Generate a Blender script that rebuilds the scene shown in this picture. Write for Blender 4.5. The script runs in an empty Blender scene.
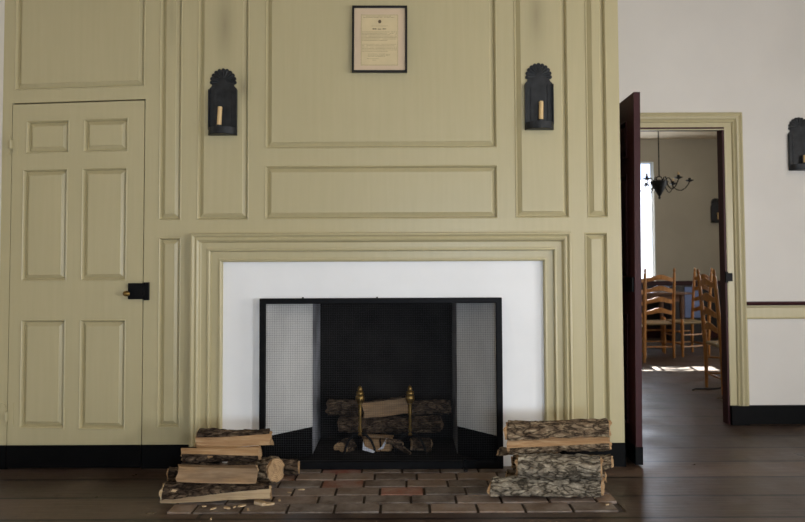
import bpy, bmesh, math, random
from mathutils import Vector, Matrix, noise
R = math.radians
sc = bpy.context.scene
COL = sc.collection

# ------------------------------------------------------------------ camera
cam_d = bpy.data.cameras.new('camera')
cam_d.sensor_width = 36.0
cam_d.lens = 633.0 / 805.0 * 36.0
cam_d.shift_y = -17.1 / 805.0
cam_d.clip_start = 0.05
cam_d.dof.use_dof = True
cam_d.dof.focus_distance = 3.4
cam_d.dof.aperture_fstop = 2.4
cam = bpy.data.objects.new('camera', cam_d)
COL.objects.link(cam)
cam.matrix_world = Matrix.Translation((0, 0, 1.10)) @ Matrix.Rotation(R(92.0), 4, 'X') @ Matrix.Rotation(R(-0.24), 4, 'Z')
sc.camera = cam

# ------------------------------------------------------------------ light and exposure
sc.view_settings.view_transform = 'Standard'
sc.view_settings.look = 'None'
sc.view_settings.gamma = 1.0
sc.view_settings.use_curve_mapping = False
sc.view_settings.exposure = 0.0
sc.cycles.max_bounces = 8
sc.cycles.diffuse_bounces = 5
sc.cycles.sample_clamp_indirect = 4.0
sc.cycles.caustics_reflective = False
sc.cycles.caustics_refractive = False

world = bpy.data.worlds.new('sky')
sc.world = world
world.use_nodes = True
wn = world.node_tree
for n in list(wn.nodes): wn.nodes.remove(n)
wo = wn.nodes.new('ShaderNodeOutputWorld'); wb = wn.nodes.new('ShaderNodeBackground')
wb.inputs[0].default_value = (0.62, 0.76, 1.0, 1); wb.inputs[1].default_value = 2.2
wn.links.new(wb.outputs[0], wo.inputs[0])


def window_light(name, loc, direction, w, h, power, color):
    d = bpy.data.lights.new(name, 'AREA')
    d.shape = 'RECTANGLE'; d.size = w; d.size_y = h; d.energy = power; d.color = color
    o = bpy.data.objects.new(name, d); COL.objects.link(o)
    o.location = loc
    o.rotation_euler = Vector(direction).to_track_quat('-Z', 'Y').to_euler()
    return o


CX1 = 4.2      # right wall of the near room
window_light('daylight_right_window', (CX1 + 0.02, 1.55, 1.2), (-1, 0, 0), 1.0, 1.0, 62, (1.0, 0.98, 0.95))
window_light('daylight_right_window_behind', (CX1 + 0.02, -1.6, 1.05), (-1, 0, 0), 1.0, 0.9, 200, (0.97, 0.98, 1.0))
window_light('daylight_rear_window', (0.9, -2.98, 0.85), (0, 1, 0), 1.1, 0.7, 84, (0.66, 0.82, 1.0))
window_light('daylight_far_room_right', (5.58, 6.3, 1.6), (-1, 0, 0), 1.0, 1.4, 50, (1.0, 0.96, 0.9))
window_light('daylight_far_room_window', (3.42, 9.62, 1.8), (0, -1, 0), 0.7, 1.5, 10, (0.86, 0.93, 1.0))
sun_d = bpy.data.lights.new('sun', 'SUN'); sun_d.energy = 30.0; sun_d.angle = R(0.6); sun_d.color = (1.0, 0.93, 0.82)
sun = bpy.data.objects.new('sun', sun_d); COL.objects.link(sun)
sun.rotation_euler = Vector((-0.17, -1.0, -0.86)).to_track_quat('-Z', 'Y').to_euler()


# ------------------------------------------------------------------ helpers
def lin(c):
    return tuple(((v / 255 / 12.92) if v / 255 <= 0.04045 else ((v / 255 + 0.055) / 1.055) ** 2.4) for v in c) + (1,)


class NT:
    """small node-tree writer"""
    def __init__(s, name):
        s.m = bpy.data.materials.new(name); s.m.use_nodes = True
        s.t = s.m.node_tree; s.n = s.t.nodes
        s.b = s.n['Principled BSDF']
    def node(s, t, **kw):
        n = s.n.new(t)
        for k, v in kw.items():
            if k.startswith('i_'): n.inputs[k[2:].replace('_', ' ')].default_value = v
            else: setattr(n, k, v)
        return n
    def link(s, a, b): s.t.links.new(a, b)
    def coord(s, scale=(1, 1, 1)):
        tc = s.node('ShaderNodeTexCoord'); mp = s.node('ShaderNodeMapping')
        mp.inputs['Scale'].default_value = scale
        s.link(tc.outputs['Object'], mp.inputs['Vector'])
        return mp.outputs[0]
    def noise(s, vec, scale, detail=3, rough=0.5):
        n = s.node('ShaderNodeTexNoise'); n.inputs['Scale'].default_value = scale
        n.inputs['Detail'].default_value = detail; n.inputs['Roughness'].default_value = rough
        s.link(vec, n.inputs['Vector']); return n.outputs['Fac']
    def ramp(s, fac, stops):
        r = s.node('ShaderNodeValToRGB'); e = r.color_ramp.elements
        while len(e) < len(stops): e.new(0.5)
        for q, (p, c) in zip(e, stops):
            q.position = p; q.color = c if len(c) == 4 else lin(c)
        s.link(fac, r.inputs[0]); return r.outputs[0]
    def mix(s, fac, a, b, mode='MIX'):
        m = s.node('ShaderNodeMix', data_type='RGBA', blend_type=mode)
        for v, i in ((fac, 0), (a, 6), (b, 7)):
            if hasattr(v, 'is_linked'): s.link(v, m.inputs[i])
            else: m.inputs[i].default_value = v
        return m.outputs[2]
    def bump(s, h, strength=0.3, dist=0.01):
        b = s.node('ShaderNodeBump'); b.inputs['Strength'].default_value = strength; b.inputs['Distance'].default_value = dist
        s.link(h, b.inputs['Height']); s.link(b.outputs[0], s.b.inputs['Normal'])
    def color(s, c):
        if hasattr(c, 'is_linked'): s.link(c, s.b.inputs['Base Color'])
        else: s.b.inputs['Base Color'].default_value = c
    def set(s, rough=None, metal=None, spec=None):
        if rough is not None: s.b.inputs['Roughness'].default_value = rough
        if metal is not None: s.b.inputs['Metallic'].default_value = metal
        if spec is not None: s.b.inputs['Specular IOR Level'].default_value = spec
        return s.m


def paint(name, rgb, rough=0.5, var=0.06, scale=(1, 1, 1), nscale=6, bump=0.08, spec=0.4, bscale=60):
    t = NT(name); v = t.coord(scale)
    a = lin(rgb); lo = tuple(x * (1 - var) for x in a[:3]) + (1,); hi = tuple(min(1, x * (1 + var)) for x in a[:3]) + (1,)
    t.color(t.ramp(t.noise(v, nscale, 4), [(0.3, lo), (0.7, hi)]))
    if bump: t.bump(t.noise(v, bscale, 3), bump, 0.004)
    return t.set(rough, 0, spec)


def soft_spot(t, vec, centre, size, strength):
    """a soft dark mark with its own place and shape: 1 at the centre, 0 outside"""
    mp = t.node('ShaderNodeMapping', vector_type='TEXTURE')
    mp.inputs['Location'].default_value = centre; mp.inputs['Scale'].default_value = size
    t.link(vec, mp.inputs['Vector'])
    g = t.node('ShaderNodeTexGradient', gradient_type='QUADRATIC_SPHERE'); t.link(mp.outputs[0], g.inputs[0])
    m = t.node('ShaderNodeMath', operation='MULTIPLY'); m.inputs[1].default_value = strength
    t.link(g.outputs['Fac'], m.inputs[0]); return m.outputs[0]


def olive_paint():
    t = NT('olive_cream_paint'); tc = t.node('ShaderNodeTexCoord'); v = t.coord((14, 14, 0.8))
    n = t.noise(v, 3.0, 4); v2 = t.coord((1, 1, 1)); n2 = t.noise(v2, 1.6, 3)
    c = t.ramp(n, [(0.3, (180, 169, 132)), (0.7, (184, 173, 136))])
    c = t.mix(t.ramp(n2, [(0.35, (0, 0, 0, 1)), (0.75, (0.35, 0.35, 0.35, 1))]), c, lin((178, 167, 129)))
    for ctr, size, st in (((-0.99, 3.5, 2.45), (0.10, 0.5, 0.42), 0.42), ((-0.885, 3.5, 2.10), (0.07, 0.5, 0.16), 0.55),  # soot above both sconces, plus two dark marks near the left one
                          ((0.755, 3.5, 2.50), (0.10, 0.5, 0.42), 0.42), ((-1.29, 3.5, 2.5), (0.06, 0.5, 0.35), 0.2)):
        c = t.mix(soft_spot(t, tc.outputs['Object'], ctr, size, st), c, lin((96, 86, 66)))
    t.color(c)
    t.bump(t.noise(v, 12, 3), 0.06, 0.002)
    return t.set(0.38, 0, 0.5)


OLIVE = olive_paint()
WHITE = paint('white_plaster', (240, 240, 240), 0.7, 0.03, nscale=3, bump=0.15, bscale=14)
WALLP = paint('warm_white_plaster', (216, 211, 204), 0.75, 0.03, nscale=2.5, bump=0.2, bscale=9)
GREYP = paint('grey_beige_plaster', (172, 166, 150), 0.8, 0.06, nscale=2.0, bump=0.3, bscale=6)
BLACK = paint('black_base_paint', (4, 4, 5), 0.55, 0.2, bump=0.05, spec=0.1)
TIN = NT('blackened_tin'); _v = TIN.coord()
TIN.color(TIN.ramp(TIN.noise(_v, 30, 4), [(0.3, (18, 19, 21)), (0.75, (42, 44, 47))])); TIN.bump(TIN.noise(_v, 60, 2), 0.15, 0.003); TIN = TIN.set(0.5, 0.35)
IRON = paint('black_iron', (10, 10, 12), 0.5, 0.3, nscale=30, bump=0.2, spec=0.12)
BURG = paint('burgundy_paint', (56, 26, 29), 0.5, 0.12, (8, 8, 1), 4, 0.1, spec=0.2)
CANDLE = paint('candle_wax', (216, 184, 132), 0.5, 0.06, nscale=40, bump=0.1)
BRASS = NT('aged_brass'); BRASS.color(lin((122, 98, 54))); BRASS = BRASS.set(0.38, 0.9)


def floor_material():
    t = NT('worn_floor_boards'); v = t.coord()
    br = t.node('ShaderNodeTexBrick', offset=0.37, offset_frequency=2, squash=1.0)
    br.inputs['Color1'].default_value = (0.2, 0.2, 0.2, 1); br.inputs['Color2'].default_value = (0.9, 0.9, 0.9, 1)
    br.inputs['Mortar'].default_value = (0, 0, 0, 1)
    br.inputs['Scale'].default_value = 1.0; br.inputs['Mortar Size'].default_value = 0.010
    br.inputs['Mortar Smooth'].default_value = 0.1; br.inputs['Brick Width'].default_value = 17.0; br.inputs['Row Height'].default_value = 0.262
    mp = t.node('ShaderNodeMapping'); mp.inputs['Location'].default_value = (0.9, 0.085, 0); t.link(v, mp.inputs[0])
    wv = t.noise(v, 0.9, 2); t.link(mp.outputs[0], br.inputs['Vector'])
    g = t.noise(t.coord((1.2, 16, 1)), 3.5, 5, 0.6); p = t.noise(t.coord((1, 1, 1)), 3.2, 5, 0.65); q = t.noise(t.coord((1, 1, 1)), 17, 4, 0.7)
    base = t.ramp(g, [(0.3, (50, 38, 31)), (0.7, (84, 67, 56))])
    base = t.mix(t.ramp(p, [(0.42, (0, 0, 0, 1)), (0.7, (1, 1, 1, 1))]), base, lin((94, 80, 70)))
    base = t.mix(t.ramp(q, [(0.56, (0, 0, 0, 1)), (0.7, (0.7, 0.7, 0.7, 1))]), base, lin((44, 31, 25)))
    tint = t.mix(1.0, base, t.ramp(br.outputs['Color'], [(0.1, (0.6, 0.6, 0.6, 1)), (1.0, (1.25, 1.2, 1.16, 1))]), 'MULTIPLY')
    c = t.mix(br.outputs['Fac'], tint, (0.004, 0.003, 0.003, 1))
    t.color(c)
    rr = t.ramp(p, [(0.3, (0.26, 0.26, 0.26, 1)), (0.7, (0.5, 0.5, 0.5, 1))]); t.link(rr, t.b.inputs['Roughness'])
    m = t.node('ShaderNodeMath', operation='SUBTRACT'); t.link(g, m.inputs[0]); t.link(br.outputs['Fac'], m.inputs[1])
    t.bump(m.outputs[0], 0.25, 0.006)
    return t.set(None, 0, 0.4)


FLOOR = floor_material()


def brick_material(soot=False):
    t = NT('sooty_brick' if soot else 'hearth_brick'); v = t.coord()
    at = t.node('ShaderNodeAttribute', attribute_name='tint')
    n = t.noise(v, 9, 5, 0.7); n2 = t.noise(v, 45, 3)
    c = t.mix(t.ramp(n, [(0.38, (0, 0, 0, 1)), (0.72, (0.8, 0.8, 0.8, 1))]), at.outputs['Color'], lin((140, 130, 122)))
    c = t.mix(t.ramp(n2, [(0.55, (0, 0, 0, 1)), (0.75, (0.6, 0.6, 0.6, 1))]), c, lin((98, 86, 78)))
    t.color(c); t.bump(n2, 0.5, 0.004)
    return t.set(0.55, 0, 0.5)


BRICK = brick_material()
t = NT('soot_black'); _v = t.coord(); t.color(t.ramp(t.noise(_v, 5, 4), [(0.3, (20, 19, 19)), (0.7, (38, 36, 35))])); t.bump(t.noise(_v, 20, 3), 0.4, 0.01); SOOT = t.set(0.9, 0, 0.1)
t = NT('sooty_plaster'); _v = t.coord(); t.color(t.ramp(t.noise(_v, 5, 4), [(0.3, (110, 110, 114)), (0.7, (160, 162, 168))])); GREYSOOT = t.set(0.85, 0, 0.2)
t = NT('whitewashed_cheek'); _v = t.coord((1, 1, 0.5)); t.color(t.ramp(t.noise(_v, 4, 5, 0.6), [(0.25, (176, 174, 171)), (0.7, (206, 204, 200))])); t.bump(t.noise(_v, 12, 3), 0.2, 0.005); CHEEK = t.set(0.8, 0, 0.2)
t = NT('fine_mesh_wire'); t.color(lin((44, 44, 47))); WIRE = t.set(0.6, 0.3)


def wood(name, a, b, rough=0.5, scale=(2, 30, 30), spec=0.4, n=3.0):
    t = NT(name); v = t.coord(scale)
    t.color(t.ramp(t.noise(v, n, 5, 0.6), [(0.28, a), (0.72, b)])); t.bump(t.noise(v, n * 2, 3), 0.2, 0.003)
    return t.set(rough, 0, spec)


CHAIRW = wood('golden_brown_chair_wood', (130, 86, 42), (184, 128, 68), 0.38, (20, 20, 3))
CHAIRD = wood('dark_brown_chair_wood', (60, 34, 20), (92, 54, 30), 0.4, (20, 20, 3))
RUSH = wood('rush_seat', (98, 84, 60), (150, 130, 94), 0.8, (60, 60, 60))
TABLEW = wood('polished_table_wood', (92, 70, 60), (120, 96, 82), 0.16, (2, 20, 20))


def bark_mat(name, a, b, c, stretch=(7, 20, 20)):
    t = NT(name); v = t.coord(stretch)
    wn_ = t.node('ShaderNodeTexNoise'); wn_.inputs['Scale'].default_value = 1.1; wn_.inputs['Detail'].default_value = 4; t.link(v, wn_.inputs['Vector'])
    va = t.node('ShaderNodeVectorMath', operation='MULTIPLY_ADD'); va.inputs[1].default_value = (2.2, 2.2, 2.2)
    t.link(wn_.outputs['Color'], va.inputs[0]); t.link(v, va.inputs[2])
    vo = t.node('ShaderNodeTexVoronoi', feature='DISTANCE_TO_EDGE'); vo.inputs['Scale'].default_value = 1.3; t.link(va.outputs[0], vo.inputs['Vector'])
    n = t.noise(t.coord((10, 22, 22)), 2.2, 7, 0.72)
    col = t.ramp(n, [(0.30, a), (0.5, b), (0.68, c)])
    dk = t.ramp(vo.outputs['Distance'], [(0.0, (0.08, 0.07, 0.06, 1)), (0.05, (0.4, 0.38, 0.36, 1)), (0.13, (1.05, 1.05, 1.05, 1)), (0.4, (1.25, 1.25, 1.25, 1))])
    t.color(t.mix(0.9, col, dk, 'MULTIPLY'))
    m = t.node('ShaderNodeMath', operation='ADD'); t.link(n, m.inputs[0])
    mi = t.node('ShaderNodeMath', operation='MINIMUM'); t.link(vo.outputs['Distance'], mi.inputs[0]); mi.inputs[1].default_value = 0.25
    t.link(mi.outputs[0], m.inputs[1])
    t.bump(m.outputs[0], 1.0, 0.016)
    return t.set(0.9, 0, 0.15)


BARK_BROWN = bark_mat('brown_bark', (60, 47, 36), (116, 98, 78), (176, 158, 130))
BARK_GREY = bark_mat('grey_bark', (72, 64, 54), (134, 124, 108), (184, 174, 154))
BARK_DARK = bark_mat('dark_bark', (38, 30, 25), (76, 62, 50), (122, 104, 84))


def split_mat(name, a, b, c, grey=0.0):
    t = NT(name); v = t.coord((3.0, 34, 34)); n = t.noise(v, 2.2, 6, 0.65); big = t.noise(t.coord((3, 6, 6)), 2.0, 3)
    col = t.ramp(n, [(0.25, a), (0.5, b), (0.78, c)])
    col = t.mix(t.ramp(big, [(0.48 - grey * .2, (0, 0, 0, 1)), (0.56, (0.6, 0.6, 0.6, 1))]), col, lin((112, 96, 80)) if grey else lin(b))
    t.color(col); t.bump(n, 0.8, 0.007)
    return t.set(0.8, 0, 0.2)


SPLIT_TAN = split_mat('tan_split_wood', (104, 76, 50), (162, 128, 92), (204, 176, 138))
SPLIT_PALE = split_mat('pale_split_wood', (136, 110, 80), (190, 164, 128), (222, 204, 174))
SPLIT_GREY = split_mat('greying_split_wood', (110, 82, 56), (160, 128, 92), (188, 160, 126), 1.0)
SPLIT_DARK = split_mat('dark_split_wood', (56, 44, 34), (88, 70, 54), (116, 96, 76))  # darker split wood for the firebox logs
t = NT('end_grain'); v = t.coord((1, 1, 1)); w = t.node('ShaderNodeTexWave', wave_type='RINGS', rings_direction='X')
w.inputs['Scale'].default_value = 40; w.inputs['Distortion'].default_value = 2.5; w.inputs['Detail'].default_value = 3; t.link(v, w.inputs[0])
_c = t.ramp(w.outputs['Fac'], [(0.2, (146, 116, 84)), (0.8, (174, 146, 110))])
t.color(t.mix(t.ramp(t.noise(v, 60, 4), [(0.5, (0, 0, 0, 1)), (0.7, (0.5, 0.5, 0.5, 1))]), _c, lin((96, 72, 48)))); t.bump(t.noise(v, 90, 3), 0.5, 0.004)
ENDG = t.set(0.85, 0, 0.2)


def tag(o, label, cat, group=None, kind=None):
    o['label'] = label
    if cat: o['category'] = cat
    if group: o['group'] = group
    if kind: o['kind'] = kind
    return o


def build(name, bm, mat, parent=None, smooth=False, bevel=0, loc=None, angle=40):
    me = bpy.data.meshes.new(name)
    bmesh.ops.recalc_face_normals(bm, faces=bm.faces)
    bm.to_mesh(me); bm.free()
    for m in (mat if isinstance(mat, (list, tuple)) else [mat]): me.materials.append(m)
    o = bpy.data.objects.new(name, me); COL.objects.link(o)
    if parent: o.parent = parent
    if loc: o.location = loc
    if smooth:
        for p in me.polygons: p.use_smooth = True
        me.set_sharp_from_angle(angle=R(angle))
    if bevel:
        b = o.modifiers.new('soft_edges', 'BEVEL'); b.width = bevel; b.segments = 2; b.limit_method = 'ANGLE'
    return o


def struct(name, bm, mat, parent=None, label=None, **kw):
    o = build(name, bm, mat, parent, **kw)
    if not parent:
        o['kind'] = 'structure'
    if label: o['label'] = label
    return o


def thing(name, label, cat, loc=(0, 0, 0), rz=0, group=None):
    o = bpy.data.objects.new(name, None); COL.objects.link(o); o.empty_display_size = 0.1
    o.location = loc; o.rotation_euler = (0, 0, rz)
    return tag(o, label, cat, group)


def copy_thing(o, label, loc=None, rz=None, parent=None):
    c = o.copy(); COL.objects.link(c)
    if parent: c.parent = parent
    if label: c['label'] = label
    if loc is not None: c.location = loc
    if rz is not None: c.rotation_euler = (0, 0, rz)
    for ch in o.children: copy_thing(ch, None, parent=c)
    return c


def BM(): return bmesh.new()


def box(bm, x0, x1, y0, y1, z0, z1, mi=0):
    vs = [bm.verts.new((x, y, z)) for z in (z0, z1) for y in (y0, y1) for x in (x0, x1)]
    fs = []
    for q in ((0, 1, 3, 2), (4, 6, 7, 5), (0, 4, 5, 1), (2, 3, 7, 6), (0, 2, 6, 4), (1, 5, 7, 3)):
        f = bm.faces.new([vs[i] for i in q]); f.material_index = mi; fs.append(f)
    return vs, fs


def prism(bm, pts, axis, a, b):
    """extrude a 2D outline along x, y or z from a to b"""
    def mk(p, c):
        return {'x': (c, p[0], p[1]), 'y': (p[0], c, p[1]), 'z': (p[0], p[1], c)}[axis]
    A = [bm.verts.new(mk(p, a)) for p in pts]; B = [bm.verts.new(mk(p, b)) for p in pts]
    bm.faces.new(A); bm.faces.new(B[::-1]); n = len(pts)
    for i in range(n): bm.faces.new((A[i], B[i], B[(i + 1) % n], A[(i + 1) % n]))


def tube(bm, pts, rad, seg=10, cap=True):
    pts = [Vector(p) for p in pts]; n = len(pts)
    if not isinstance(rad, (list, tuple)): rad = [rad] * n
    up = None; rings = []
    for i, p in enumerate(pts):
        d = (pts[min(i + 1, n - 1)] - pts[max(i - 1, 0)]).normalized()
        if up is None:
            up = d.orthogonal().normalized()
        up = (up - d * up.dot(d)).normalized(); s = d.cross(up)
        rings.append([bm.verts.new(p + (up * math.cos(2 * math.pi * k / seg) + s * math.sin(2 * math.pi * k / seg)) * rad[i]) for k in range(seg)])
    for a, b in zip(rings, rings[1:]):
        for k in range(seg): bm.faces.new((a[k], a[(k + 1) % seg], b[(k + 1) % seg], b[k]))
    if cap: bm.faces.new(rings[0][::-1]); bm.faces.new(rings[-1])


def lathe(bm, prof, c=(0, 0, 0), seg=20):
    tube(bm, [(c[0], c[1], c[2] + z) for r, z in prof], [max(r, 0.0004) for r, z in prof], seg)


def sag(x, z):
    """the old panelling sags a little towards its left end"""
    if x > -1.40: return 0.0
    return -0.020 * (-1.40 - x) / 0.76 * max(-0.35, min(1.1, (z - 0.95) / 1.0))


def warp(bm):
    for v in bm.verts: v.co.z += sag(v.co.x, v.co.z)


def grid_wall(bm, x0, x1, z0, z1, holes, yf, yb):
    """a slab facing -y with rectangular holes"""
    xs = sorted({x0, x1} | {min(max(h[i], x0), x1) for h in holes for i in (0, 2)})
    zs = sorted({z0, z1} | {min(max(h[i], z0), z1) for h in holes for i in (1, 3)})
    def solid(i, j):
        if i < 0 or j < 0 or i >= len(xs) - 1 or j >= len(zs) - 1: return False
        cx = (xs[i] + xs[i + 1]) / 2; cz = (zs[j] + zs[j + 1]) / 2
        return not any(h[0] < cx < h[2] and h[1] < cz < h[3] for h in holes)
    V = {}
    def v(i, j, k):
        if (i, j, k) not in V: V[i, j, k] = bm.verts.new((xs[i], yb if k else yf, zs[j]))
        return V[i, j, k]
    for i in range(len(xs) - 1):
        for j in range(len(zs) - 1):
            if not solid(i, j): continue
            bm.faces.new((v(i, j, 0), v(i + 1, j, 0), v(i + 1, j + 1, 0), v(i, j + 1, 0)))
            bm.faces.new((v(i, j, 1), v(i, j + 1, 1), v(i + 1, j + 1, 1), v(i + 1, j, 1)))
            if not solid(i - 1, j): bm.faces.new((v(i, j, 0), v(i, j + 1, 0), v(i, j + 1, 1), v(i, j, 1)))
            if not solid(i + 1, j): bm.faces.new((v(i + 1, j, 0), v(i + 1, j, 1), v(i + 1, j + 1, 1), v(i + 1, j + 1, 0)))
            if not solid(i, j - 1): bm.faces.new((v(i, j, 0), v(i, j, 1), v(i + 1, j, 1), v(i + 1, j, 0)))
            if not solid(i, j + 1): bm.faces.new((v(i, j + 1, 0), v(i + 1, j + 1, 0), v(i + 1, j + 1, 1), v(i, j + 1, 1)))


PANEL = [(0, 0.004), (0.000, -0.002), (0.004, -0.004), (0.008, 0.000), (0.012, 0.009), (0.014, 0.0175), (0.016, 0.0175), (0.036, 0.004), (0.037, 0.001)]


def raised(bm, x0, z0, x1, z1, y, prof=PANEL, back=0.026):
    """a raised and fielded panel in a rectangular hole; y is the wall face"""
    rings = []
    for t, d in [(0, back)] + prof:
        rings.append([bm.verts.new((x, y + d, z)) for x, z in ((x0 + t, z0 + t), (x1 - t, z0 + t), (x1 - t, z1 - t), (x0 + t, z1 - t))])
    for a, b in zip(rings, rings[1:]):
        for k in range(4): bm.faces.new((a[k], a[(k + 1) % 4], b[(k + 1) % 4], b[k]))
    bm.faces.new(rings[-1]); bm.faces.new(rings[0][::-1])


# ------------------------------------------------------------------ the room shell
Y1 = 3.5      # face of the panelled chimney wall
Y2 = 4.42     # face of the plaster wall with the doorway
YF = 9.6      # far wall of the far room
XL = -2.225; YR = -3.0; ZC = 3.02
WR = 1.212    # right end of the panelled wall

bm = BM(); grid = []
grid_wall(bm, -2.6, 6.0, -3.3, 10.0, [(-1.063, 2.858, 0.995, 3.55)], 0, 0.1)
for v in bm.verts: v.co = (v.co.x, v.co.z, -v.co.y)
struct('floor', bm, FLOOR)
bm = BM(); box(bm, -2.6, 6.0, -3.3, 10.0, ZC, ZC + 0.1); struct('ceiling', bm, paint('cream_ceiling', (208, 192, 164), 0.8, 0.03))
bm = BM(); box(bm, XL - 0.15, XL, -3.1, 4.6, 0, ZC); struct('wall_left', bm, WALLP)


def side_wall(name, x0, x1, ya, yb, wins, mat):
    bm = BM(); grid_wall(bm, ya, yb, 0, ZC, wins, x0, x1)
    for v in bm.verts: v.co = (v.co.y, v.co.x, v.co.z)
    return struct(name, bm, mat)


side_wall('wall_right', CX1, CX1 + 0.16, -3.1, 4.6, [(1.05, 0.7, 2.05, 2.0), (-2.1, 0.7, -1.1, 2.0)], WALLP)
bm = BM(); grid_wall(bm, XL - 0.1, CX1 + 0.1, 0, ZC, [(0.05, 0.5, 1.15, 2.0)], YR - 0.15, YR); struct('wall_rear', bm, WALLP)
# window frames of the unseen windows
for k, (ax, c, a0, a1, z0, z1) in enumerate((('x', CX1 + 0.05, 1.05, 2.05, 0.7, 2.0), ('x', CX1 + 0.05, -2.1, -1.1, 0.7, 2.0), ('y', YR - 0.06, 0.05, 1.15, 0.5, 2.0))):
    bm = BM(); w = 0.045
    for (p0, p1, q0, q1) in ((a0, a1, z0, z0 + w), (a0, a1, z1 - w, z1), (a0, a0 + w, z0, z1), (a1 - w, a1, z0, z1), (a0, a1, (z0 + z1) / 2 - 0.015, (z0 + z1) / 2 + 0.015)):
        if ax == 'x': box(bm, c + 0.03, c + 0.06, p0, p1, q0, q1)
        else: box(bm, p0, p1, c - 0.06, c - 0.03, q0, q1)
    struct('window_%d' % (k + 1), bm, OLIVE)

# panelled wall: (x0, z0, x1, z1)
DOOR = (-2.172, 0.0, -1.430, 2.038)
PANELS = {
    'over_door': (-2.162, 2.108, -1.434, 3.0),
    'narrow_left_upper': (-1.353, 1.358, -1.226, 3.0),
    'left_sconce': (-1.140, 1.358, -0.852, 3.0),
    'overmantel': (-0.763, 1.755, 0.530, 3.0),
    'mantel_frieze': (-0.763, 1.361, 0.531, 1.660),
    'right_sconce': (0.628, 1.363, 0.928, 3.0),
    'narrow_right_upper': (1.026, 1.363, 1.143, 3.0),
    'narrow_right_lower': (1.008, 0.193, 1.136, 1.281),
    'narrow_left_lower': (-1.350, 0.219, -1.226, 1.264),
}
WF = (-0.992, 0.0, 0.775, 1.131)       # white plaster face inside the surround
bm = BM()
grid_wall(bm, XL, WR, 0.0, ZC, [DOOR, WF] + list(PANELS.values()), Y1, Y1 + 0.03)
box(bm, WR - 0.03, WR, Y1 + 0.03, Y2, 0, ZC)
warp(bm)
wall = struct('wall_panelled', bm, OLIVE)
for nm, p in PANELS.items():
    bm = BM(); raised(bm, *p, Y1); warp(bm); build('raised_panel', bm, OLIVE, wall)

bm = BM()
H2 = (1.33, 0.0, 2.245, 2.052)     # doorway
grid_wall(bm, XL, 6.0, 0, ZC, [H2], Y2, Y2 + 0.055); struct('wall_recessed', bm, WALLP)

# black base bands
bm = BM()
for a, b in ((XL, -2.1722), (-1.4295, -1.16), (0.922, WR + 0.004)):
    box(bm, a, b + 0.0004, Y1 - 0.005, Y1 + 0.031, 0, 0.129)
box(bm, WR, WR + 0.005, Y1 - 0.005, Y2, 0, 0.129)
struct('baseboard_panelled', bm, BLACK)
bm = BM(); box(bm, 2.373, CX1, Y2 - 0.022, Y2, 0, 0.128); struct('baseboard_recessed', bm, BLACK, bevel=0.004)

# olive mantel surround (bolection moulding) on three sides
SUR = [(0, 0.0), (0, 0.042), (0.004, 0.049), (0.012, 0.051), (0.017, 0.045), (0.022, 0.040), (0.034, 0.046), (0.044, 0.040), (0.048, 0.026),
       (0.052, 0.023), (0.083, 0.023), (0.086, 0.031), (0.094, 0.033), (0.099, 0.028), (0.101, 0.016), (0.140, 0.014), (0.142, 0.021), (0.150, 0.023), (0.156, 0.018), (0.158, 0.0)]


def three_sided(bm, xl, xr, zt, z0, prof, y, wl=1.0, wr=1.0):
    cols = []
    for t, d in prof:
        cols.append([bm.verts.new(p) for p in ((xl + t * wl, y - d, z0), (xl + t * wl, y - d, zt - t), (xr - t * wr, y - d, zt - t), (xr - t * wr, y - d, z0))])
    for a, b in zip(cols, cols[1:]):
        for k in range(3): bm.faces.new((a[k], a[k + 1], b[k + 1], b[k]))
    bm.faces.new([c[0] for c in cols]); bm.faces.new([c[3] for c in cols][::-1])


bm = BM(); three_sided(bm, -1.160, 0.922, 1.283, 0.129, SUR, Y1, 1.06, 0.93)
sur = struct('trim_1', bm, OLIVE, label='olive cream mantel surround moulding around the fireplace', smooth=True, angle=30)
bm = BM()
box(bm, -1.163, -1.110, Y1 - 0.053, Y1, 0, 0.129); box(bm, -1.110, -0.992, Y1 - 0.036, Y1, 0, 0.129)
box(bm, 0.873, 0.925, Y1 - 0.053, Y1, 0, 0.129); box(bm, 0.775, 0.873, Y1 - 0.036, Y1, 0, 0.129)
build('black_base', bm, BLACK, sur)

# fireplace: plaster face, whitewashed splayed cheeks, sooty firebox
OP = (-0.772, 0.0, 0.526, 0.912)
bm = BM(); grid_wall(bm, WF[0], WF[2], 0, WF[3], [OP], Y1 + 0.004, Y1 + 0.034)
fp = struct('fireplace', bm, WHITE, label='white plastered fireplace face around the black firebox')
YB = 4.08
CL = ((-0.772, Y1 + 0.004), (-0.530, 3.73)); CR = ((0.526, Y1 + 0.004), (0.316, 3.73))
for (a, b), s in ((CL, -1), (CR, 1)):
    bm = BM(); prism(bm, [a, b, (b[0] + s * 0.03, b[1]), (a[0] + s * 0.03, a[1] + 0.03)], 'z', 0.165, OP[3]); build('cheek', bm, CHEEK, fp)
    bm = BM(); prism(bm, [a, b, (b[0] + s * 0.03, b[1]), (a[0] + s * 0.03, a[1] + 0.03)], 'z', 0.0, 0.165); build('black_cheek_base', bm, BLACK, fp)
    bm = BM(); box(bm, min(b[0], b[0] + s * 0.05), max(b[0], b[0] + s * 0.05), b[1], YB, 0, OP[3]); build('firebox_side', bm, GREYSOOT, fp)
bm = BM(); box(bm, -0.6, 0.4, YB, YB + 0.05, 0, OP[3]); build('firebox_back', bm, SOOT, fp)
bm = BM(); box(bm, -0.85, 0.6, Y1 + 0.034, YB + 0.05, OP[3], OP[3] + 0.05); build('lintel', bm, SOOT, fp)
bm = BM(); box(bm, -0.85, 0.6, Y1 + 0.05, YB + 0.05, -0.05, 0.004); build('firebox_floor', bm, SOOT, fp)

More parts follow.
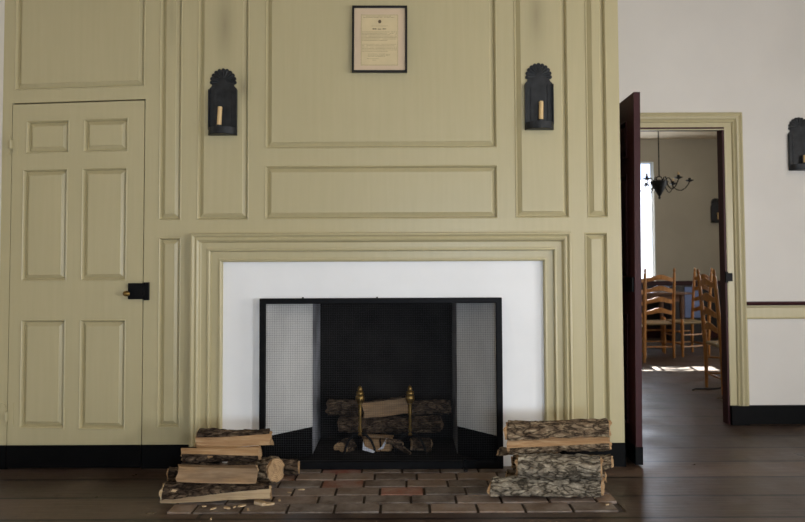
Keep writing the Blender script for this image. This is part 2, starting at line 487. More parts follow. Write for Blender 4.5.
# brick hearth, set in the floor
random.seed(5)
bm = BM(); tl = bm.loops.layers.color.new('tint')
def brk(x0, x1, y0, y1, h, col):
    vs, fs = box(bm, x0, x1, y0, y1, -0.05, h)
    for v in vs[4:]:
        v.co.x += 0.004 * (1 if v.co.x < (x0 + x1) / 2 else -1); v.co.y += 0.004 * (1 if v.co.y < (y0 + y1) / 2 else -1)
        v.co.z += random.uniform(-0.0015, 0.0015)
    for v in vs[:4]: pass
    for f in fs:
        for l in f.loops: l[tl] = col
REDS = {(4, 2), (5, 3), (2, 5), (3, 3)}
for r in range(6):
    y0 = 2.862 + r * 0.1075; x = -1.06 + (0.0 if r % 2 else -0.11) + random.uniform(-0.03, 0.03); k = 0
    while x < 0.99:
        w = 0.213 + random.uniform(-0.012, 0.012)
        a = max(x, -1.06); b = min(x + w - 0.006, 0.992)
        if b - a > 0.03:
            if (r, k) in REDS: col = lin((random.randint(176, 190), random.randint(132, 144), random.randint(112, 124)))
            else:
                g = random.randint(-26, 20); col = lin((166 + g, 151 + g * 0.9, 137 + g * 0.8))
            brk(a, b, y0 + random.uniform(0, 0.003), y0 + 0.1025, 0.004 + random.uniform(-0.002, 0.002), col)
        x += w; k += 1
hearth = struct('hearth', bm, BRICK, label='brown and red brick hearth before the fireplace')
bm = BM(); box(bm, -1.062, 0.994, 2.859, 3.54, -0.06, -0.005)
m = paint('dark_mortar', (62, 54, 48), 0.9, 0.2, nscale=20); build('mortar', bm, m, hearth)

# ------------------------------------------------------------------ cupboard door in the panelling
D0, D1, DT = DOOR[0] + 0.004, DOOR[2] - 0.005, DOOR[3] - 0.009
DP = [(-2.092, 1.746, -1.851, 1.936), (-1.774, 1.746, -1.523, 1.936), (-2.107, 1.026, -1.856, 1.658), (-1.779, 1.026, -1.526, 1.658),
      (-2.104, 0.214, -1.857, 0.811), (-1.780, 0.209, -1.525, 0.811)]
bm = BM(); grid_wall(bm, D0, D1, 0.008, DT, DP, Y1 - 0.001, Y1 + 0.03); warp(bm)
door = struct('door_1', bm, OLIVE, label='olive cream six-panel cupboard door in the panelled wall')
for p in DP:
    bm = BM(); raised(bm, *p, Y1 - 0.001); warp(bm); build('raised_panel', bm, OLIVE, door)
bm = BM(); box(bm, D0 - 0.0005, D1 + 0.0005, Y1 - 0.006, Y1 + 0.031, 0.008, 0.129); build('black_base', bm, BLACK, door)
bm = BM(); box(bm, -1.508, -1.427, Y1 - 0.022, Y1 - 0.001, 0.924, 1.012)
lock = build('box_lock', bm, IRON, door, bevel=0.002)
bm = BM(); box(bm, -1.424, -1.396, Y1 - 0.018, Y1, 0.918, 1.016); box(bm, -1.434, -1.42, Y1 - 0.024, Y1 - 0.004, 0.945, 1.0)
build('keeper', bm, IRON, door, bevel=0.002)
bm = BM(); lathe(bm, [(0.004, 0), (0.004, 0.018), (0.010, 0.022), (0.0165, 0.030), (0.0165, 0.036), (0.010, 0.043), (0.002, 0.046)], seg=18)
for v in bm.verts: v.co = (v.co.x * 1.15 - 1.502, Y1 - 0.02 - v.co.z, 0.956 + v.co.y * 0.9)
build('knob', bm, BRASS, lock, smooth=True)
for zc in (1.80, 0.292):
    bm = BM(); zz = zc - (0.012 if zc > 1 else 0)
    x = D0 - 0.002
    for s in (-1, 1):
        prism(bm, [(x + s * 0.006, zz - 0.030), (x + s * 0.012, zz - 0.058), (x + s * 0.036, zz - 0.066), (x + s * 0.036, zz + 0.066), (x + s * 0.012, zz + 0.058), (x + s * 0.006, zz + 0.030)], 'y', Y1 - 0.005, Y1 - 0.001)
    tube(bm, [(x, Y1 - 0.011, zz - 0.030), (x, Y1 - 0.011, zz + 0.020)], 0.010, 8)
    build('hinge', bm, OLIVE, door)

# ------------------------------------------------------------------ doorway casing, jamb, open burgundy door
CAS = [(0, 0), (0, 0.030), (0.010, 0.034), (0.018, 0.028), (0.026, 0.024), (0.032, 0.034), (0.042, 0.032), (0.052, 0.020), (0.056, 0.018), (0.060, 0.022),
       (0.066, 0.018), (0.068, 0.010), (0.110, 0.010), (0.114, 0.014), (0.120, 0.012), (0.120, 0)]
bm = BM(); three_sided(bm, 1.20 + 0.05, 2.378, 2.164, 0.128, CAS, Y2, 0.4, 1.0)
cas = struct('trim_2', bm, OLIVE, label='olive cream door casing', smooth=True, angle=30)
bm = BM(); box(bm, 2.258, 2.379, Y2 - 0.036, Y2, 0, 0.128); build('black_base', bm, BLACK, cas)
bm = BM()
box(bm, H2[2] - 0.002, H2[2] + 0.012, Y2 - 0.012, Y2 + 0.06, 0, H2[3]); box(bm, H2[0] - 0.012, H2[0] + 0.002, Y2 + 0.0, Y2 + 0.06, 0, H2[3])
box(bm, H2[0] - 0.012, H2[2] + 0.012, Y2 - 0.012, Y2 + 0.06, H2[3] - 0.002, H2[3] + 0.012)

struct('trim_3', bm, BURG, label='dark burgundy jamb lining the doorway')
bm = BM(); box(bm, H2[2] + 0.010, H2[2] + 0.044, Y2 - 0.026, Y2 - 0.008, 0.985, 1.042); box(bm, H2[2] - 0.004, H2[2] + 0.012, Y2 - 0.028, Y2 - 0.008, 0.975, 1.052)
build('latch_keeper', bm, IRON, cas, bevel=0.002)

LEAF = 0.918
leaf = BM()
LP = [(0.11, 0.20, 0.405, 0.82), (0.50, 0.20, 0.795, 0.82), (0.11, 1.02, 0.405, 1.62), (0.50, 1.02, 0.795, 1.62), (0.11, 1.72, 0.405, 1.93), (0.50, 1.72, 0.795, 1.93)]
grid_wall(leaf, 0, LEAF, 0.008, 2.062, LP, 0, 0.035)
for p in LP: raised(leaf, *p, 0, back=0.02)
for p in LP: box(leaf, p[0], p[2], 0.022, 0.030, p[1], p[3])
# leaf local: x along the leaf, face at y=0 -> turned so that it stands open at a right angle
od = struct('door_2', leaf, BURG, label='dark burgundy panelled door standing open')
od.location = (1.288, Y2 - 0.006, 0.002); od.rotation_euler = (R(-0.6), 0, R(-91.1))
bm = BM(); box(bm, -0.001, LEAF + 0.001, -0.003, 0.038, 0.008, 0.105); build('black_base', bm, BLACK, od)
bm = BM(); box(bm, LEAF - 0.14, LEAF - 0.012, -0.012, 0.0, 0.95, 1.03); build('box_lock', bm, IRON, od, bevel=0.002)
for z in (0.3, 1.75):
    bm = BM(); box(bm, -0.006, 0.10, 0.034, 0.040, z - 0.05, z + 0.05); build('hinge', bm, IRON, od)

# chair rail on the recessed wall
bm = BM(); x0 = 2.379
prism(bm, [(Y2, 0.816), (Y2 - 0.022, 0.816), (Y2 - 0.034, 0.822), (Y2 - 0.038, 0.831), (Y2 - 0.034, 0.840), (Y2, 0.843)], 'x', x0 + 0.004, CX1)
rail = struct('trim_4', bm, BURG, label='burgundy chair rail cap along the right wall', smooth=True)
bm = BM(); prism(bm, [(Y2, 0.722), (Y2 - 0.010, 0.722), (Y2 - 0.014, 0.728), (Y2 - 0.010, 0.736), (Y2 - 0.010, 0.800), (Y2 - 0.022, 0.812), (Y2 - 0.022, 0.816), (Y2, 0.816)], 'x', x0, CX1)
box(bm, x0, x0 + 0.014, Y2 - 0.010, Y2, 0.128, 0.722)
build('rail_board', bm, OLIVE, rail)

# ------------------------------------------------------------------ far room shell
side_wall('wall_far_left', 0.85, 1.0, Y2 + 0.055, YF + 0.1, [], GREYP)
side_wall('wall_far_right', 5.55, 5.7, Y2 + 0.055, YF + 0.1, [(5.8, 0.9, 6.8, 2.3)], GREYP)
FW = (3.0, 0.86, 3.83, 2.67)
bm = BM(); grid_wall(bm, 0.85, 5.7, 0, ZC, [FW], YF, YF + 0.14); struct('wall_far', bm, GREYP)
bm = BM(); w = 0.012
for a, b, c, d in ((FW[0], FW[2], FW[1], FW[1] + w), (FW[0], FW[2], FW[3] - w, FW[3]), (FW[0], FW[0] + w, FW[1], FW[3]), (FW[2] - w, FW[2], FW[1], FW[3]),
                   (3.40, 3.415, FW[1], FW[3])):
    box(bm, a, b, YF + 0.10, YF + 0.12, c, d)
win = struct('window_4', bm, WHITE)
added_shade = NT('added_translucent_shade')
added_shade.color((0.9, 0.92, 0.95, 1)); added_shade = added_shade.set(0.9)
tr = added_shade.node_tree; tb = tr.nodes.new('ShaderNodeBsdfTranslucent'); tb.inputs[0].default_value = (0.85, 0.9, 1.0, 1)
mx = tr.nodes.new('ShaderNodeMixShader'); mx.inputs[0].default_value = 0.7
tr.links.new(tr.nodes['Principled BSDF'].outputs[0], mx.inputs[1]); tr.links.new(tb.outputs[0], mx.inputs[2])
tr.links.new(mx.outputs[0], tr.nodes['Material Output'].inputs[0])
bm = BM(); box(bm, FW[0] + 0.01, FW[2] - 0.01, YF + 0.075, YF + 0.077, FW[1] + 0.01, 2.40)
build('added_shade', bm, added_shade, win)  # added so that only a thin strip of sun reaches the floor
bm = BM()
box(bm, 1.0, 5.55, YF - 0.03, YF, 0.79, 0.858); box(bm, 1.0, 5.55, YF - 0.012, YF, 0, 0.14)
struct('trim_5', bm, BURG, label='dark burgundy chair rail and base on the far wall')
LOWBAND = paint('dark_lower_band', (28, 24, 24), 0.5, 0.1)
bm = BM(); box(bm, 1.0, 5.55, YF - 0.008, YF, 0.14, 0.79); struct('trim_6', bm, LOWBAND, label='dark band under the far chair rail')  # dark band covering the far wall below the rail

# ------------------------------------------------------------------ sconces
def sconce(label, loc, candle_dx, tilt, group='tin candle sconces', ct=0.155):
    root = thing('wall_sconce', label, 'sconce', loc, 0, group)
    W, Hh = 0.077, 0.365
    pts = [(-W, 0.0), (W, 0.0), (W, 0.262), (W - 0.014, 0.276), (0.060, 0.284)]
    # scalloped fan crown
    n = 11; cx, cz0, rad = 0, 0.303, 0.070
    a0, a1 = R(-14), R(194)
    for k in range(n):
        ca = a0 + (a1 - a0) * (k + 0.5) / n; da = (a1 - a0) / n / 2
        for q in (-0.98, -0.7, -0.35, 0, 0.35, 0.7, 0.98):
            rr = rad * (0.92 + 0.15 * math.sqrt(max(0, 1 - q * q)))
            pts.append((math.cos(ca + da * q) * rr, cz0 + math.sin(ca + da * q) * rr))
    pts += [(-0.062, 0.285), (-W + 0.013, 0.277), (-W, 0.262)]
    bm = BM(); prism(bm, pts, 'y', -0.006, -0.001)
    build('back_plate', bm, TIN, root)
    bm = BM()      # fluted crown ribs
    for k in range(n):
        ca = a0 + (a1 - a0) * (k + 0.5) / n
        tube(bm, [(math.cos(ca) * 0.018, -0.006, cz0 + math.sin(ca) * 0.018), (math.cos(ca) * 0.061, -0.006, cz0 + math.sin(ca) * 0.061)], [0.002, 0.0065], 6)
    build('fan_ribs', bm, TIN, root, smooth=True)
    bm = BM()      # folded side edges and beads
    for s in (-1, 1):
        box(bm, s * W - 0.0025, s * W + 0.0025, -0.022, -0.002, 0.03, 0.255)
        tube(bm, [(s * 0.047, -0.006, 0.045), (s * 0.047, -0.006, 0.25)], 0.0025, 6)
    build('side_folds', bm, TIN, root)
    bm = BM()      # half-round drip pan with a rim
    arc = [(math.cos(R(180 + 180 * k / 20)) * 0.080, -0.004 + math.sin(R(180 + 180 * k / 20)) * 0.062) for k in range(21)]
    prism(bm, arc, 'z', 0.0, 0.004)
    inner = [(x * 0.965, -0.004 + (y + 0.004) * 0.965) for x, y in arc]
    A = [[bm.verts.new((p[0], p[1], z)) for p in q] for q, z in ((arc, 0.0), (arc, 0.040), (inner, 0.040), (inner, 0.004))]
    for a, b in zip(A, A[1:]):
        for k in range(20): bm.faces.new((a[k], a[k + 1], b[k + 1], b[k]))
    build('drip_pan', bm, TIN, root, smooth=True, angle=30)
    bm = BM(); lathe(bm, [(0.018, 0.004), (0.018, 0.012), (0.0145, 0.014), (0.0145, 0.050), (0.0165, 0.052)], (candle_dx, -0.034, 0))
    build('candle_cup', bm, TIN, root, smooth=True)
    bm = BM(); dx = math.tan(R(tilt))
    tube(bm, [(candle_dx + dx * (z - 0.04), -0.034, z) for z in (0.030, ct * .5, ct * .7, ct - 0.003, ct)], [0.0125, 0.0125, 0.0122, 0.0122, 0.009], 16)
    cd = build('candle', bm, CANDLE, root, smooth=True)
    bm = BM(); tube(bm, [(candle_dx + dx * (ct - 0.04), -0.034, ct - 0.001), (candle_dx + dx * (ct - 0.035) + 0.002, -0.034, ct + 0.007)], 0.0013, 6)
    build('wick', bm, IRON, cd)
    return root


sconce('black tin candle sconce left of the framed certificate', (-0.996, Y1 + 0.001, 1.829), -0.014, 3)
sconce('black tin candle sconce right of the framed certificate', (0.763, Y1 + 0.001, 1.852), 0.004, 1)
sconce('black tin candle sconce on the white wall right of the doorway', (2.788, Y2, 1.756), 0.018, 0, ct=0.105)
sconce('black tin candle sconce on the far wall beyond the doorway', (4.765, YF, 1.735), 0.02, 0)

# ------------------------------------------------------------------ framed certificate
fr = thing('framed_certificate', 'black framed yellowed certificate hanging above the mantel', 'picture', (-0.1225, Y1, 2.364))
fr.rotation_euler = (R(-1.0), R(0.3), 0)
PW, PH = 0.154, 0.189
bm = BM(); grid_wall(bm, -PW, PW, -PH, PH, [(-PW + 0.012, -PH + 0.012, PW - 0.012, PH - 0.012)], -0.022, -0.004)
build('frame', bm, paint('black_frame', (22, 21, 21), 0.35, 0.05, bump=0), fr, bevel=0.002)
bm = BM(); box(bm, -PW + 0.008, PW - 0.008, -0.012, -0.006, -PH + 0.008, PH - 0.008)
build('mat_board', bm, paint('pinkish_tan_mat', (204, 182, 154), 0.8, 0.02, bump=0), fr)
bm = BM(); dx0, dx1, dz0, dz1 = -0.105, 0.103, -0.149, 0.140
box(bm, dx0, dx1, -0.0135, -0.012, dz0, dz1)
doc = build('document', bm, paint('yellowed_paper', (206, 188, 148), 0.8, 0.05, nscale=14, bump=0), fr)
INK = paint('faded_ink', (98, 82, 62), 0.8, 0.2, bump=0); INKD = paint('dark_ink', (50, 42, 36), 0.8, 0.1, bump=0)
random.seed(11)
def line(bm, x0, x1, z, h, gap=0.2):
    x = x0
    while x < x1:
        w = random.uniform(0.004, 0.014); w = min(w, x1 - x)
        if random.random() > gap * 0.3: box(bm, x, x + w, -0.0139, -0.0134, z - h / 2, z + h / 2)
        x += w + random.uniform(0.0015, 0.004)
bm = BM()
line(bm, -0.075, 0.062, 0.131, 0.0014); line(bm, -0.092, 0.082, 0.124, 0.0016)
line(bm, -0.045, 0.045, 0.075, 0.001)
for z in (0.041, 0.033, 0.025, 0.017, 0.009, 0.001, -0.007): line(bm, -0.098, 0.096 if z > -0.005 else 0.05, z, 0.0015)
for z in (-0.029, -0.037, -0.045, -0.053, -0.061, -0.069): line(bm, -0.098, 0.096 if z > -0.065 else 0.05, z, 0.0013)
for z in (-0.084, -0.091, -0.098): line(bm, -0.065, 0.03, z, 0.0012)
line(bm, 0.035, 0.06, -0.086, 0.0012); line(bm, 0.037, 0.055, -0.092, 0.0012); line(bm, -0.07, -0.005, -0.111, 0.0012); line(bm, -0.04, -0.02, -0.119, 0.001)
for (a, b, c, d) in ((dx0 + .002, dx1 - .002, dz0 + .002, dz0 + .003), (dx0 + .002, dx1 - .002, dz1 - .003, dz1 - .002), (dx0 + .002, dx0 + .003, dz0, dz1), (dx1 - .003, dx1 - .002, dz0, dz1)):
    box(bm, a, b, -0.0139, -0.0134, c, d)
build('handwriting', bm, INK, doc)
bm = BM(); line(bm, -0.040, -0.018, 0.058, 0.005, 0); line(bm, -0.010, 0.008, 0.057, 0.004, 0); line(bm, 0.016, 0.036, 0.058, 0.005, 0)
build('heading', bm, INKD, doc)
bm = BM(); ring = [(math.cos(a) * 0.009 * (1 + 0.15 * math.cos(8 * a)), 0.100 + math.sin(a) * 0.010) for a in [2 * math.pi * k / 24 for k in range(24)]]
prism(bm, ring, 'y', -0.0139, -0.0134); build('seal', bm, INK, doc)

# ------------------------------------------------------------------ fire screen
scr = thing('fire_screen', 'black framed wire mesh fire screen across the fireplace opening', 'fire screen', (-0.120, 3.466, 0.004))
SW, SH = 0.660, 0.922
bm = BM(); grid_wall(bm, -SW, SW, 0.0, SH, [(-SW + 0.033, 0.042, SW - 0.033, SH - 0.030)], -0.013, 0.013)
build('frame', bm, IRON, scr, bevel=0.003)
bm = BM(); n = 0
x = -SW + 0.03
while x < SW - 0.03: box(bm, x, x + 0.0006, -0.001, 0.0003, 0.04, SH - 0.028); x += 0.0125
z = 0.045
while z < SH - 0.03: box(bm, -SW + 0.03, SW - 0.03, -0.0004, 0.0010, z, z + 0.0006); z += 0.0125
build('wire_mesh', bm, WIRE, scr)
for x in (-0.46, 0.452):
    bm = BM(); box(bm, x - 0.010, x + 0.010, -0.060, 0.030, 0.0, 0.012); box(bm, x - 0.008, x + 0.008, -0.024, -0.013, 0.0, 0.055)
    build('foot', bm, IRON, scr, bevel=0.002)
for x in (-0.425, -0.02):
    bm = BM(); box(bm, x - 0.004, x + 0.004, -0.008, 0.008, SH, SH + 0.006); build('clip', bm, IRON, scr)


# ------------------------------------------------------------------ firewood
from mathutils.bvhtree import BVHTree


def tree_of(root, z=0.0, y=0.0):
    M = Matrix.Translation(root.location + Vector((0, y, z))) @ root.rotation_euler.to_matrix().to_4x4()
    vs, ps = [], []
    for ch in root.children:
        o = len(vs); vs += [M @ v.co for v in ch.data.vertices]; ps += [[i + o for i in p.vertices] for p in ch.data.polygons]
    return BVHTree.FromPolygons(vs, ps), min(v.z for v in vs)


def settle(root, on):
    """lower the log until it rests on the logs below it or on the hearth"""
    base = [tree_of(o)[0] for o in on]; want = root.location.z; dz = 0.12
    while dz > -0.15:
        t_, lo = tree_of(root, dz - 0.003)
        if lo < 0.0065 or any(t_.overlap(b) for b in base): break
        dz -= 0.003
    root.location.z = want + dz


def firewood(name, label, cat, group, L, section, loc, rz=0, tilt=0, roll=0, seed=0, bark=BARK_BROWN, split=SPLIT_TAN, amp=1.0, endg=ENDG, taper=0.0, cut=0.0, twist=0.0, on=None, hgt=0.0):
    """section: list of (angle_deg, radius, is_bark); bark runs over consecutive is_bark points"""
    root = thing(name, label, cat, loc, 0, group)
    root.rotation_euler = (R(roll), R(tilt), R(rz))
    # densify the outline
    P = []
    n = len(section)
    for i in range(n):
        a, r, b = section[i]; a2, r2, b2 = section[(i + 1) % n]
        arc = b and b2 and (a2 - a) % 360 <= 60
        p = Vector((r * math.cos(R(a)), r * math.sin(R(a)))); q = Vector((r2 * math.cos(R(a2)), r2 * math.sin(R(a2))))
        m = 5 if arc else 6
        for k in range(m):
            f = k / m
            if arc:
                da = (a2 - a) % 360
                ang = R(a + da * f); rr = r + (r2 - r) * f; P.append((Vector((rr * math.cos(ang), rr * math.sin(ang))), True))
            else: P.append((p.lerp(q, f), False if k else b))
    if hgt:
        zz = [p.y for p, _ in P]; kz = hgt / (max(zz) - min(zz)); P = [(Vector((p.x, p.y * kz)), b) for p, b in P]
    c = sum((p for p, _ in P), Vector((0, 0))) / len(P)
    NX = max(10, int(L / 0.014)); off = Vector((seed * 7.3, seed * 3.1, seed * 5.7))
    def pos(i, k, extra=0.0):
        u = i / NX; p, b = P[k % len(P)]
        x = (u - 0.5) * L
        s = 1 - taper * (u - 0.5)
        q = (p - c) * s
        if twist:
            ta = R(twist) * (u - 0.5); q = Vector((q.x * math.cos(ta) - q.y * math.sin(ta), q.x * math.sin(ta) + q.y * math.cos(ta)))
        d = q.normalized()
        nz = noise.noise(Vector((x * 3, q.x * 14, q.y * 14)) + off) * 0.009 + noise.noise(Vector((x * 11, q.x * 60, q.y * 60)) + off) * 0.0035
        w = noise.noise(Vector((x * 2.2, seed, 0)) + off) * 0.012
        q = q + d * (nz * amp + extra)
        return Vector((x + cut * q.x, q.x + w * 0.6, q.y + w))
    bm = BM(); rows = [[bm.verts.new(pos(i, k)) for k in range(len(P))] for i in range(NX + 1)]
    m = len(P)
    for a, b in zip(rows, rows[1:]):
        for k in range(m): bm.faces.new((a[k], a[(k + 1) % m], b[(k + 1) % m], b[k]))
    for row, i in ((rows[0], 0), (rows[-1], NX)):
        s = -1 if i == 0 else 1
        mid = [bm.verts.new(v.co.lerp(sum((w.co for w in row), Vector()) / m, 0.5) + Vector((noise.noise(v.co * 60) * 0.006, 0, 0))) for v in row]
        cc = bm.verts.new(sum((w.co for w in row), Vector()) / m + Vector((s * 0.003, 0, 0)))
        for v in row: v.co.x += noise.noise(v.co * 30 + off) * 0.018
        for k in range(m):
            f = bm.faces.new((row[k], row[(k + 1) % m], mid[(k + 1) % m], mid[k])); f.material_index = 1
            f = bm.faces.new((mid[k], mid[(k + 1) % m], cc)); f.material_index = 1
    build('wood', bm, [split, endg], root, smooth=True, angle=50)
    # bark shell over each run of bark points
    idx = [k for k in range(m) if P[k][1]]
    if idx and bark:
        if len(idx) == m: run = list(range(m + 1))
        else:
            st = next(k for k in idx if not P[(k - 1) % m][1]); run = [st]
            while P[(run[-1] + 1) % m][1] and len(run) < m: run.append(run[-1] + 1)
        bm = BM(); rows = []
        fine = []
        for j in range(len(run) - 1): fine += [(run[j], run[j + 1], f / 3) for f in range(3)]
        fine.append((run[-1], run[-1], 0)); full = len(idx) == m
        NB = NX * 2
        for i in range(NB + 1):
            row = []
            for j, (k0, k1, f) in enumerate(fine):
                a = pos(i / 2, k0); b = pos(i / 2, k1); p = a.lerp(b, f)
                cen = Vector((p.x, 0, 0)); d = (p - cen).normalized()
                edge = i in (0, NB) or (not full and j in (0, len(fine) - 1))
                cell = noise.noise(Vector((p.x * 26, p.y * 60, p.z * 60)) + off * 2)
                ridg = abs(noise.noise(Vector((p.x * 18, p.y * 46, p.z * 46)) + off * 3))
                e = -0.004 if edge else 0.0025 + cell * 0.006 + min(ridg, 0.3) * 0.020
                q = p + d * e
                if i in (0, NB): q.x += (-1 if i else 1) * (0.006 + 0.006 * noise.noise(p * 50))
                row.append(bm.verts.new(q))
            rows.append(row)
        for a, b in zip(rows, rows[1:]):
            for k in range(len(a) - 1): bm.faces.new((a[k], a[k + 1], b[k + 1], b[k]))
        if full: bmesh.ops.remove_doubles(bm, verts=bm.verts, dist=0.0003)
        build('bark', bm, bark, root, smooth=True, angle=80)
    if on is not None: settle(root, on)
    return root


def rnd(r): return [(a, r, True) for a in (0, 45, 90, 135, 180, 225, 270, 315)]
def half(r, up=90, flat=0.0):     # bark side faces "up" degrees in the y/z plane (90 = +z, -90 = -z, 180 = -y towards the camera)
    return [(up - 90 + a, r, True) for a in (0, 45, 90, 135, 180)]
def quarter(r, up): return [(up - 45 + a, r, True) for a in (0, 30, 60, 90)] + [(up + 180, r * 0.25, False)]
def slab(r, up, th=0.45): return [(up - 62, r, True), (up - 30, r, True), (up, r, True), (up + 30, r, True), (up + 62, r, True), (up + 180 - 60, r * th, False), (up + 180 + 60, r * th, False)]

def sec(a0, a1, r, extra=(), n=4):
    return [(a0 + (a1 - a0) * k / n, r, True) for k in range(n + 1)] + [(a, q, False) for a, q in extra]


GL = 'firewood stack left of the fireplace'; GR = 'firewood stack right of the fireplace'
# left stack (rear pieces first)
g = firewood('firewood_log', 'small dark round log poking out left behind the left stack', 'log', GL, 0.30, rnd(0.030), (-1.04, 3.24, 0.045), 2, 0, 0, 1, BARK_DARK, cut=-0.2, on=[])
f = firewood('firewood_log', 'small brown log sticking out right behind the left stack', 'log', GL, 0.24, rnd(0.031), (-0.665, 3.36, 0.046), -3, 0, 0, 2, BARK_DARK, cut=-0.2, on=[])
d = firewood('firewood_log', 'long bottom log with a white torn streak, left stack', 'log', GL, 0.500, sec(0, 168, 0.052, [(238, 0.060), (300, 0.054)]), (-0.868, 2.985, 0.047), 1.5, 0, 0, 4, BARK_DARK, SPLIT_PALE, cut=-0.1, twist=-55, on=[], hgt=0.066)
e = firewood('firewood_log', 'log with pale round sawn end facing the hearth, left stack', 'log', GL, 0.28, rnd(0.055), (-0.735, 3.155, 0.080), -30, -8, 0, 3, BARK_BROWN, SPLIT_TAN, on=[g, f, d])
c_ = firewood('firewood_log', 'smooth split log, orange left and grey right, second from bottom of left stack', 'log', GL, 0.365, sec(10, 75, 0.050, [(120, 0.056), (215, 0.056), (300, 0.046)], 3), (-0.872, 3.015, 0.125), 0, 0.5, 0, 5, BARK_DARK, SPLIT_GREY, 0.5, cut=-0.15, on=[g, f, d, e], hgt=0.070)
b_ = firewood('firewood_log', 'split log with dark bark below a pale edge, second from top of left stack', 'log', GL, 0.37, sec(172, 280, 0.048, [(20, 0.045), (112, 0.044)]), (-0.862, 3.03, 0.202), 0, -1.0, 0, 6, BARK_DARK, SPLIT_TAN, cut=-0.15, twist=20, on=[g, f, d, e, c_], hgt=0.060)
firewood('firewood_log', 'topmost log of the left stack with dark bark on top', 'log', GL, 0.36, sec(10, 138, 0.052, [(208, 0.050), (320, 0.048)]), (-0.825, 3.115, 0.235), 1, 1.5, 0, 7, BARK_DARK, SPLIT_TAN, cut=-0.1, twist=-25, on=[g, f, d, e, c_, b_], hgt=0.068)
# right stack
h = firewood('firewood_log', 'round log lying on the floor at the back of the right stack', 'log', GR, 0.50, rnd(0.028), (0.76, 3.20, 0.044), 0, 0, 0, 11, BARK_BROWN, cut=0.25, on=[])
i_ = firewood('firewood_log', 'brown log sticking out right behind the grey log, right stack', 'log', GR, 0.50, rnd(0.026), (0.79, 3.19, 0.112), 0, 0, 0, 12, BARK_BROWN, cut=0.25, on=[h])
j = firewood('firewood_log', 'thin split piece poking out left behind the right stack', 'log', GR, 0.30, half(0.026, 90), (0.63, 3.25, 0.165), 0, 0, 0, 13, BARK_BROWN, cut=0.3, on=[h, i_])
k_ = firewood('firewood_log', 'long bottom log with grey bark and pale right end, right stack', 'log', GR, 0.525, sec(40, 215, 0.056, [(290, 0.052)]), (0.680, 3.03, 0.050), -2, 0, 0, 14, BARK_GREY, SPLIT_TAN, cut=0.42, twist=15, on=[h, i_], hgt=0.076)
l_ = firewood('firewood_log', 'short thick log with cracked grey bark, second from bottom of right stack', 'log', GR, 0.395, sec(75, 250, 0.060, []), (0.730, 3.00, 0.152), -1, 1.0, 0, 15, BARK_GREY, SPLIT_TAN, cut=0.25, on=[h, i_, k_], hgt=0.086)
m_ = firewood('firewood_log', 'split log with pale wood edge above bark, second from top of right stack', 'log', GR, 0.485, sec(172, 300, 0.052, [(20, 0.048), (100, 0.056)]), (0.750, 3.07, 0.222), 0, 0.8, 0, 16, BARK_BROWN, SPLIT_TAN, cut=0.25, twist=-25, on=[h, i_, k_, l_, j], hgt=0.066)
firewood('firewood_log', 'topmost log of the right stack, all rough bark', 'log', GR, 0.50, sec(20, 195, 0.052, []), (0.748, 3.09, 0.300), 0, -0.3, 0, 17, BARK_BROWN, SPLIT_TAN, cut=0.25, on=[m_, j, i_], hgt=0.060)

# wood chips on the hearth
random.seed(3)
CH = [(-0.66, 2.955, 0.05), (-0.62, 2.95, 0.03), (-0.74, 2.93, 0.02), (-0.80, 2.905, 0.022), (-0.86, 2.90, 0.016), (-0.91, 2.93, 0.014), (-0.70, 2.89, 0.012),
      (-0.58, 3.0, 0.014), (-0.50, 3.14, 0.016), (-0.55, 3.10, 0.012), (-0.84, 2.80, 0.014), (-0.77, 2.92, 0.014), (0.93, 2.93, 0.012), (0.90, 3.02, 0.012)]
for k, (x, y, s) in enumerate(CH):
    bm = BM(); pts = [(s * random.uniform(0.7, 1.1) * math.cos(a), s * 0.45 * random.uniform(0.6, 1.1) * math.sin(a)) for a in (0, 1.0, 2.1, 3.2, 4.2, 5.3)]
    prism(bm, pts, 'z', 0, max(0.004, s * 0.28)); o = build('wood_chip', bm, SPLIT_PALE, loc=(x, y, 0.006 if y > 2.86 else 0.0)); o.rotation_euler.z = random.uniform(0, 3)
    tag(o, 'large pale splinter beside the bottom left log' if k == 0 else 'small pale wood chip on or near the brick hearth', 'wood chip', 'wood chips on the hearth')

# ------------------------------------------------------------------ andirons and fire
def andiron(label, x):
    root = thing('andiron', label, 'andiron', (x, 3.76, 0.004), 0, 'brass andirons in the firebox')
    bm = BM(); lathe(bm, [(0.012, 0.10), (0.017, 0.108), (0.010, 0.118), (0.013, 0.14), (0.008, 0.165), (0.012, 0.19), (0.008, 0.215), (0.014, 0.235), (0.009, 0.25), (0.012, 0.28), (0.012, 0.285)], seg=14)
    build('post', bm, BRASS, root, smooth=True)
    bm = BM(); lathe(bm, [(0.012, 0.285), (0.020, 0.290), (0.020, 0.296), (0.026, 0.304), (0.028, 0.318), (0.027, 0.332), (0.022, 0.338), (0.024, 0.346), (0.022, 0.356), (0.014, 0.364), (0.016, 0.374), (0.010, 0.386), (0.003, 0.394)], seg=18)
    build('finial', bm, BRASS, root, smooth=True)
    for s in (-1, 1):
        bm = BM(); tube(bm, [(0, 0, 0.115), (s * 0.035, -0.004, 0.105), (s * 0.066, -0.014, 0.075), (s * 0.084, -0.022, 0.035), (s * 0.088, -0.026, 0.014), (s * 0.098, -0.030, 0.004)], [0.009, 0.008, 0.007, 0.007, 0.007, 0.010], 8)
        build('leg', bm, IRON, root, smooth=True)
    bm = BM(); tube(bm, [(0, 0, 0.112), (0, 0.03, 0.085), (0, 0.05, 0.082), (0, 0.24, 0.082), (0, 0.26, 0.076), (0, 0.262, 0.0)], 0.007, 8)
    build('log_bar', bm, IRON, root, smooth=True)
    return root


